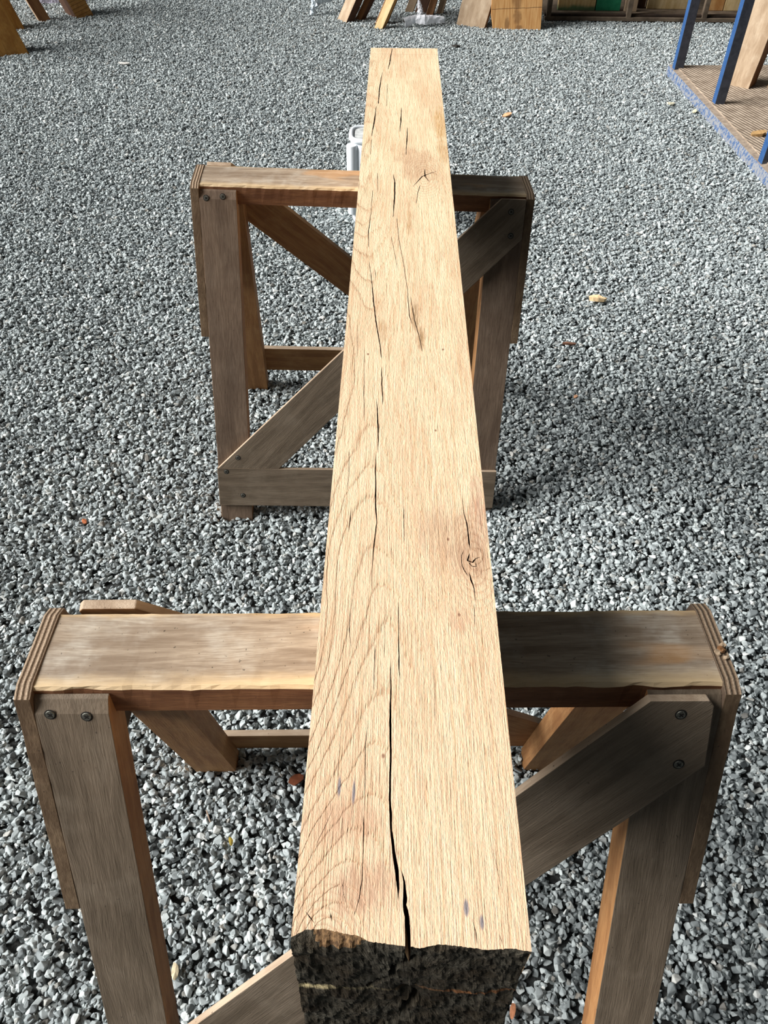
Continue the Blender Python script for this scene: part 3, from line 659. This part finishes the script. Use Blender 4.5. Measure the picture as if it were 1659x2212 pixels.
# ------------------------------------------------------------------ loose timber behind
def plank(name, label, cat, base, up, wid, w_, t_, length, mat, matside=None, group=None, z0=-0.005, waney=0.0, rib=False):
    """base: foot point at the middle of the front face; up: lean direction; wid: direction of the width"""
    up = Vector(up).normalized(); wv = Vector(wid); wv = (wv-up*wv.dot(up)).normalized(); nrm = wv.cross(up).normalized()
    if nrm.y > 0: nrm = -nrm
    bm = bmesh.new(); n = 16; rows = []
    for i in range(n+1):
        s = length*i/n; q = []
        for j, (a, b) in enumerate(((-1, 0), (1, 0), (1, 1), (-1, 1))):
            e = waney*noise.noise(Vector((s*6, a*3, base[0])))*a + (-waney*1.6*max(0, 1-s/0.10)*a*(1 if a < 0 else 0) if waney else 0)
            foot = Vector((0, 0, 0))
            p = wv*(a*w_/2+e) - nrm*(b*t_) + up*s
            if i == 0: p -= up*(p.z/up.z)      # cut level with the ground
            q.append(bm.verts.new(p))
        rows.append(q)
    for a, b in zip(rows, rows[1:]):
        for k in range(4):
            f = bm.faces.new((a[k], a[(k+1) % 4], b[(k+1) % 4], b[k])); f.material_index = 0 if k in (0, 2) else 1
    bm.faces.new(rows[0]); bm.faces.new(rows[-1][::-1])
    o = put(name, bm, [mat, matside or mat], None, ((0, 0, 0), up, wv, nrm), bevel=0.003)
    o.location = (base[0], base[1], z0); return tag(o, label, cat, group)
GL = 'timber standing at the top left'
plank('timber_post', 'thick amber timber post at the left edge of the photo, nearest of the leaning pieces', 'timber', (-2.43, 5.36), (-0.36, 0.15, 1), (1, 0.42, 0), 0.30, 0.12, 1.3, P_AMB, P_AMB, GL)
plank('timber_post', 'amber timber post standing right behind the thickest post', 'timber', (-2.555, 5.93), (-0.38, 0.15, 1), (1, 0.55, 0), 0.13, 0.09, 1.3, P_AMB, P_AMB, GL)
plank('timber_batten', 'thin dark weathered batten over white paper at the top left', 'batten', (-2.42, 6.16), (-0.48, 0.15, 1), (1, 0.5, 0), 0.075, 0.05, 1.3, P_BRN, P_TAN, GL)
plank('timber_post', 'ribbed orange timber post foot with a black side', 'timber', (-2.175, 6.27), (-0.44, 0.15, 1), (1, 0.75, 0), 0.12, 0.16, 1.3, P_RIB, P_DRK, GL)
GB = 'boards leaning behind the far end of the beam'
plank('board', 'broad tan board with a dark edge, leftmost of the boards behind the beam end', 'board', (-0.385, 6.24), (0.53, 0.2, 1), (0.75, -1, 0), 0.11, 0.055, 1.5, P_TAN, P_DRK, GB)
plank('board', 'narrow brown board just right of the broad tan board', 'board', (-0.275, 6.27), (0.58, 0.2, 1), (1, -0.6, 0), 0.045, 0.05, 1.5, P_BRN, P_DRK, GB)
plank('batten', 'bright pale square batten with its foot furthest forward on the gravel', 'batten', (-0.128, 6.05), (0.50, 0.2, 1), (1, -0.35, 0), 0.055, 0.045, 1.5, P_YEL, P_AMB, GB)
plank('board', 'tan board standing close behind the bright pale batten', 'board', (-0.115, 6.17), (0.50, 0.2, 1), (1, -0.35, 0), 0.075, 0.03, 1.5, P_BRN, P_DRK, GB)
plank('board', 'short knotty tan board ending above the crumpled white plastic', 'board', (0.085, 6.36), (0.40, 0.2, 1), (1, -0.1, 0), 0.055, 0.04, 1.4, P_TAN, P_BRN, GB, z0=0.03)
plank('board', 'dark brown board behind the crumpled white plastic', 'board', (0.165, 6.47), (0.36, 0.2, 1), (1, -0.1, 0), 0.075, 0.03, 1.4, P_DRK, P_DRK, GB)
plank('board', 'mid brown board between two dark gaps right of the white plastic', 'board', (0.228, 6.41), (0.33, 0.2, 1), (1, -0.15, 0), 0.05, 0.03, 1.4, P_BRN, P_DRK, GB)
plank('board', 'thin brown board at the right end of the row behind the white plastic', 'board', (0.300, 6.44), (0.30, 0.2, 1), (1, -0.15, 0), 0.045, 0.03, 1.4, P_TAN, P_BRN, GB)
plank('slab', 'leaning pale tan slab with a slanted foot, left of the wide orange slab', 'slab', (0.50, 6.13), (0.27, 0.2, 1), (1, -0.42, 0), 0.205, 0.035, 1.5, P_TAN, P_BRN, GB, waney=0.004)
plank('slab', 'wide orange-brown slab with dark stains standing right of the tan slab', 'slab', (0.81, 6.075), (-0.05, 0.2, 1), (1, -0.05, 0), 0.335, 0.05, 1.5, P_STN, P_ORG, GB, waney=0.008)

# crumpled plastics
def crumple(name, label, cat, pts, mat, seed, thick=0.0015, group=None, amp=0.012):
    """pts: ribbon centre points with half-widths (x,y,z,w)"""
    bm = bmesh.new(); rows = []; N_, Mx = 26, 9
    def at(t):
        t *= len(pts)-1; i = min(int(t), len(pts)-2); f = t-i; return [pts[i][k]*(1-f)+pts[i+1][k]*f for k in range(4)]
    for i in range(N_+1):
        x, y, z, h = at(i/N_); row = []
        x1, y1, z1, _ = at(min(1, i/N_+0.02)); x0, y0, z0, _ = at(max(0, i/N_-0.02))
        d = Vector((x1-x0, y1-y0, z1-z0)).normalized(); s = d.cross(Vector((0.1, 0.75, -0.66))).normalized()
        for j in range(Mx+1):
            a = 2*j/Mx-1
            p = Vector((x, y, z)) + s*a*h + Vector((0, -0.5, 0.8))*(0.6*h*math.cos(a*2.2))
            nn = Vector((i*0.45, j*0.6, seed)); p += Vector((noise.noise(nn), noise.noise(nn+Vector((5, 5, 5))), noise.noise(nn+Vector((9, 1, 3)))))*amp
            p.z = max(p.z, 0.004); row.append(bm.verts.new(p))
        rows.append(row)
    for a, b in zip(rows, rows[1:]):
        for k in range(Mx): bm.faces.new((a[k], a[k+1], b[k+1], b[k]))
    o = put(name, bm, mat); sm = o.modifiers.new('t', 'SOLIDIFY'); sm.thickness = thick
    return tag(o, label, cat, group)
crumple('plastic_sheet', 'crumpled white plastic lying at the feet of the brown boards', 'plastic sheet',
        [(0.05, 6.10, 0.035, 0.034), (0.12, 6.13, 0.048, 0.026), (0.19, 6.12, 0.048, 0.034), (0.25, 6.14, 0.045, 0.026), (0.325, 6.16, 0.038, 0.022)], FILM, 2.0, amp=0.005, thick=0.003)
crumple('plastic_strip', 'upright white plastic twist rising from the crumpled plastic', 'plastic strip',
        [(0.165, 6.19, 0.05, 0.024), (0.155, 6.21, 0.10, 0.015), (0.148, 6.23, 0.13, 0.008)], FILM, 5.0, amp=0.006)
crumple('plastic_film', 'translucent plastic film hanging at the top, left of the leaning boards', 'plastic film',
        [(-0.60, 6.36, 0.005, 0.012), (-0.585, 6.38, 0.05, 0.018), (-0.565, 6.42, 0.10, 0.050), (-0.50, 6.48, 0.14, 0.085), (-0.45, 6.55, 0.22, 0.10)], FILM_T, 9.0, amp=0.02)
for k, (pp, lb) in enumerate((([(-2.70, 6.62, 0.02, 0.05), (-2.48, 6.66, 0.02, 0.05)], 'white paper sheet on the gravel between the amber post and thin batten'),
                  ([(-2.42, 6.60, 0.02, 0.06), (-2.28, 6.80, 0.02, 0.06)], 'folded white paper just right of the thin weathered batten'))):
    crumple('paper_sheet', lb, 'paper', pp, PAPER, 12.0+k, group='white papers at the top left')

# ------------------------------------------------------------------ white plastic container behind the beam
def jerrycan():
    t = thing('plastic_container', 'white plastic container standing on gravel behind the pale beam', 'container', (-0.072, 3.17, 0.0), (0, 0, 0.02))
    def rb(x0, x1, y0, y1, z0, z1, r, name, mt, seg=5, taper=0.0):
        bm = bmesh.new(); bmesh.ops.create_cube(bm, size=1)
        for v in bm.verts:
            k = 1-taper*(0.5-v.co.z)
            v.co = Vector(((x0+x1)/2+v.co.x*(x1-x0)*k, (y0+y1)/2+v.co.y*(y1-y0)*k, (z0+z1)/2+v.co.z*(z1-z0)))
        bmesh.ops.bevel(bm, geom=list(bm.edges), offset=r, segments=seg, affect='EDGES', profile=0.5)
        return put(name, bm, mt, t, smooth=True)
    rb(-0.10, 0.10, -0.07, 0.09, 0.0, 0.34, 0.035, 'body', WHITE_P)
    for x in (-0.098, -0.055, -0.012, 0.03, 0.075):
        bm = bmesh.new(); bmesh.ops.create_cone(bm, cap_ends=True, segments=20, radius1=0.022, radius2=0.022, depth=0.27, matrix=Matrix.Translation((x+0.004, -0.058, 0.19)))
        put('rib', bm, WHITE_P, t, smooth=True, bevel=0.003)
    # rolled rim around the top
    bm = bmesh.new(); seg, rs = 48, 8; ring = []
    for i in range(seg):
        a = 2*math.pi*i/seg; ca, sa = math.cos(a), math.sin(a); pw = 0.55
        cx = 0.098*math.copysign(abs(ca)**pw, ca); cy = 0.01+0.078*math.copysign(abs(sa)**pw, sa); c = []
        for j in range(rs):
            b = 2*math.pi*j/rs; rr = 0.010*math.cos(b)
            c.append(bm.verts.new((cx*(1+rr/0.1), 0.01+(cy-0.01)*(1+rr/0.08), 0.338+0.010*math.sin(b))))
        ring.append(c)
    for i in range(seg):
        for j in range(rs): bm.faces.new((ring[i][j], ring[i][(j+1) % rs], ring[(i+1) % seg][(j+1) % rs], ring[(i+1) % seg][j]))
    put('rim', bm, WHITE_P, t, smooth=True)
    rb(-0.085, 0.085, -0.055, 0.075, 0.335, 0.341, 0.0025, 'lid', flat('greyish_white_lid', (196, 198, 196), 0.6), 2)
jerrycan()

# ------------------------------------------------------------------ blue steel rack on the right
def box(name, a, b, mats, parent, fm=None, bevel=0.0015, gcx=0):
    a, b = Vector(a), Vector(b)
    bm = prism([(a.x, a.y, a.z), (b.x, a.y, a.z), (b.x, b.y, a.z), (a.x, b.y, a.z)], (0, 0, b.z-a.z), fm=fm)
    axes = [(1, 0, 0), (0, 1, 0), (0, 0, 1)]; ax = axes[gcx:]+axes[:gcx]
    return put(name, bm, mats, parent, ((a+b)/2, *ax), bevel=bevel)
rk = thing('steel_rack', 'blue painted steel rack with ridged deck at the right edge', 'rack', (1.615, 5.12, 0), (0, 0, 0.045))
def rp(x, y): return x, y
LN = 1.45
box('deck', (0.03, -LN, 0.0), (1.1, 0.0, 0.055), DECK, rk)
bm = bmesh.new(); n = 80; rows = []
for i in range(n+1):
    y = -LN-0.25+(LN+0.29)*i/n; k = 0.006*noise.noise(Vector((y*14, 0, 0)))+0.003*noise.noise(Vector((y*45, 2, 0)))
    rows.append([bm.verts.new((-0.010+k, y, 0.0)), bm.verts.new((-0.006+k*0.5, y, 0.022+k)), bm.verts.new((0.0, y, 0.044)), bm.verts.new((0.034, y, 0.050)), bm.verts.new((0.034, y, 0.0))])
for a, b in zip(rows, rows[1:]):
    for q in range(5):
        f = bm.faces.new((a[q], a[(q+1) % 5], b[(q+1) % 5], b[q])); f.material_index = 0 if q in (0, 1) else 1
bm.faces.new(rows[0]); bm.faces.new(rows[-1][::-1])
put('edge_rail', bm, [BLUE_EDGE, flat('dusty_rail_top', (150, 136, 120), 0.85, (116, 102, 90), 40)], rk)
fmp = lambda nn: 0 if nn.x < -0.7 else 1  # left face plain blue, the rest in the blue darkened as if unlit
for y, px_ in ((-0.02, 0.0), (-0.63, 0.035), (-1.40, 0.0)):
    box('post', (px_+0.006, y-0.035, 0.03), (px_+0.058, y+0.012, 1.9), [BLUE, BLUE_SHADED], rk, fm=fmp)
GR = 'timber standing on the blue rack'
plank('live_edge_slab', 'big pale live-edge slab standing on the rack between its posts', 'slab', (1.885, 4.75), (0.14, 0.12, 1), (1, -0.75, 0), 0.14, 0.11, 1.3, P_TAN, P_BRN, GR, z0=0.05, waney=0.006)
plank('board', 'greyish board in shadow right of the big live-edge slab', 'board', (2.07, 4.72), (0.22, 0.25, 1), (1, -0.4, 0), 0.05, 0.05, 1.3, P_TAN, P_BRN, GR, z0=0.05)
plank('board', 'orange-brown board at the right photo edge standing on the rack', 'board', (2.13, 4.70), (0.22, 0.25, 1), (1, -0.3, 0), 0.05, 0.05, 1.3, P_ORG, P_DRK, GR, z0=0.05)

# ------------------------------------------------------------------ storage rack at the back
br = thing('timber_rack', 'low dusty steel timber rack along the back, upper right', 'rack', (1.03, 6.29, 0), (0, 0, -0.005))
box('bottom_rail', (0, 0, 0.004), (2.6, 0.05, 0.026), RUST, br)
box('toe_rail', (0, 0.022, 0.027), (2.6, 0.06, 0.040), DARK_BRN, br)
box('ledge', (0, 0.055, 0.026), (2.6, 0.60, 0.036), RUST, br)
box('back_panel', (0, 0.50, 0.037), (2.6, 0.54, 1.3), DARK_BRN, br)
for x in (0.01, 0.565, 1.09, 1.75, 2.3):
    box('upright', (x, 0.004, 0.026), (x+0.032, 0.04, 1.6), RUST, br, gcx=2)
GS = 'boards standing in the back rack'
def sb(x, w_, mat, label, y=6.42, t_=0.04, z=0.037):
    o = box('board', (x, y, z), (x+w_, y+t_, 1.25), mat, None, gcx=2)
    me = o.data
    for i, v in enumerate(me.vertices): me.attributes['gc'].data[i].vector = (v.co.z-z, v.co.x, v.co.y)
    return tag(o, label, 'board', GS)
sb(1.135, 0.26, P_GRN, 'yellowish board with green stained lower end in the back rack')
sb(1.402, 0.17, P_GREEN, 'bright green painted board in the back rack')
sb(1.60, 0.085, P_TAN, 'narrow tan board right of the first rack upright', 6.40)
sb(1.695, 0.07, P_DRK, 'dark board between the narrow tan board and the wide one', 6.50)
sb(1.775, 0.285, P_YEL, 'wide pale board in the middle bay of the back rack', 6.48)
sb(2.18, 0.125, P_ORG, 'light orange board between the two blue posts, left of its pair', 6.45)
sb(2.31, 0.15, P_YEL, 'pale board between the two blue posts, right of its pair', 6.45)

# ------------------------------------------------------------------ bits on the gravel
def chip(name, label, cat, x, y, l, w_, h, ang, col, seed, z=0.004, group='wood chips on the gravel'):
    bm = bmesh.new(); rg = random.Random(seed); n = 9; top = []; bot = []
    for i in range(n):
        a = 2*math.pi*i/n; r = rg.uniform(0.7, 1.0); px, py = l/2*math.cos(a)*r, w_/2*math.sin(a)*r
        k = h*0.35*math.sin(px/l*4+seed)
        top.append(bm.verts.new((px, py, h+k+rg.uniform(0, h*0.2)))); bot.append(bm.verts.new((px*0.9, py*0.9, k*0.5)))
    ct_ = bm.verts.new((0, 0, h*1.25))
    for i in range(n):
        bm.faces.new((top[i], top[(i+1) % n], ct_)); bm.faces.new((top[i], bot[i], bot[(i+1) % n], top[(i+1) % n]))
    bm.faces.new(bot[::-1])
    o = put(name, bm, flat('chip_'+str(seed), col, 0.8, None, 80)); o.location = (x, y, z); o.rotation_euler = (rg.uniform(-0.2, 0.2), rg.uniform(-0.2, 0.2), ang)
    return tag(o, label, cat, group)
chip('wood_chip', 'orange wood chip on gravel, upper right of the beam', 'wood chip', 0.592, 4.402, 0.065, 0.035, 0.006, 0.1, (224, 168, 126), 1, 0.006)
chip('wood_chip', 'large pale wood chip curling up, on open gravel right of the beam', 'wood chip', 0.735, 2.530, 0.070, 0.028, 0.012, -0.2, (236, 204, 158), 2, 0.007)
chip('bark_sliver', 'thin brown bark sliver below the large pale chip', 'bark', 0.594, 2.245, 0.060, 0.012, 0.006, 0.15, (150, 106, 84), 3, 0.007)
chip('wood_chip', 'small rusty orange chip left of the far sawhorse feet', 'wood chip', -0.788, 1.392, 0.014, 0.022, 0.005, 0.3, (190, 110, 70), 4, 0.007)
chip('wood_chip', 'cream rounded chip on gravel before the blue rack, larger of two', 'wood chip', 1.501, 4.602, 0.055, 0.040, 0.008, 0.3, (244, 236, 206), 5, 0.006)
chip('wood_chip', 'small square cream chip beside the blue rack edge', 'wood chip', 1.600, 4.490, 0.034, 0.026, 0.006, 0.9, (238, 228, 190), 6, 0.006)
chip('wood_chip', 'tiny orange chip right of the far sawhorse leg', 'wood chip', 0.568, 1.954, 0.018, 0.014, 0.004, 0.5, (206, 156, 120), 7, 0.007)
chip('wood_chip', 'cream upright chip beside the near sawhorse left leg', 'wood chip', -0.344, 0.361, 0.015, 0.034, 0.007, 0.1, (226, 210, 176), 8, 0.008)
chip('leaf_scrap', 'tiny yellow leaf scrap on gravel inside the near sawhorse', 'leaf', -0.285, 0.579, 0.010, 0.020, 0.003, 0.3, (222, 196, 90), 9, 0.008)
chip('wood_chip', 'small orange chip in the corner of the far sawhorse rail and brace', 'wood chip', -0.30, 1.64, 0.022, 0.014, 0.005, 0.2, (226, 140, 84), 10, 0.007)
chip('wood_chip', 'white elongated chip on gravel toward the top left', 'wood chip', -1.641, 5.209, 0.085, 0.030, 0.006, 0.0, (236, 232, 224), 11, 0.006)
chip('wood_chip', 'orange sliver at the bottom edge right of the beam end', 'wood chip', 0.21, 0.315, 0.010, 0.034, 0.005, -0.2, (190, 128, 92), 12, 0.008)
chip('bark_sliver', 'small black bark piece beside the far tip of the beam', 'bark', 0.381, 5.624, 0.07, 0.03, 0.01, -0.3, (54, 50, 46), 13, 0.006)
chip('dry_leaf', 'dry brown leaf lying at the front corner of the blue rack', 'leaf', 1.775, 4.02, 0.10, 0.05, 0.012, 0.1, (176, 140, 92), 14, 0.055)
chip('dry_leaf', 'dark reddish leaf under the beam inside the near sawhorse', 'leaf', -0.175, 0.70, 0.035, 0.022, 0.006, 0.6, (120, 66, 40), 15, 0.007)
chip('wood_chip', 'peach wood chip on the rack deck at the right photo edge', 'wood chip', 2.00, 4.40, 0.05, 0.06, 0.012, 0.3, (226, 172, 130), 16, 0.06)
chip('wood_splinter', 'thin pale splinter lying inside the near sawhorse', 'splinter', -0.335, 0.625, 0.003, 0.034, 0.002, 0.45, (186, 160, 140), 17, 0.009)

crumb = thing('wood_crumbs', 'tiny clump of wood crumbs on the right end gusset of the near sawhorse', 'wood debris', (0.366, 0.500, 0.7555))
for i, (dx, dy, l) in enumerate(((0, 0, 0.010), (0.003, 0.006, 0.007), (-0.004, -0.003, 0.008), (0.002, -0.010, 0.006))):
    bm = bmesh.new(); bmesh.ops.create_icosphere(bm, subdivisions=2, radius=l/2)
    for v in bm.verts: v.co = Vector((v.co.x+dx, v.co.y+dy, max(v.co.z*0.5, -0.001)+0.0015)); 
    jag(bm, 0.002, 300)
    put('crumb', bm, P_TAN if i else P_BRN, crumb, ((0, 0, 0), (1, 0, 0), (0, 1, 0), (0, 0, 1)))
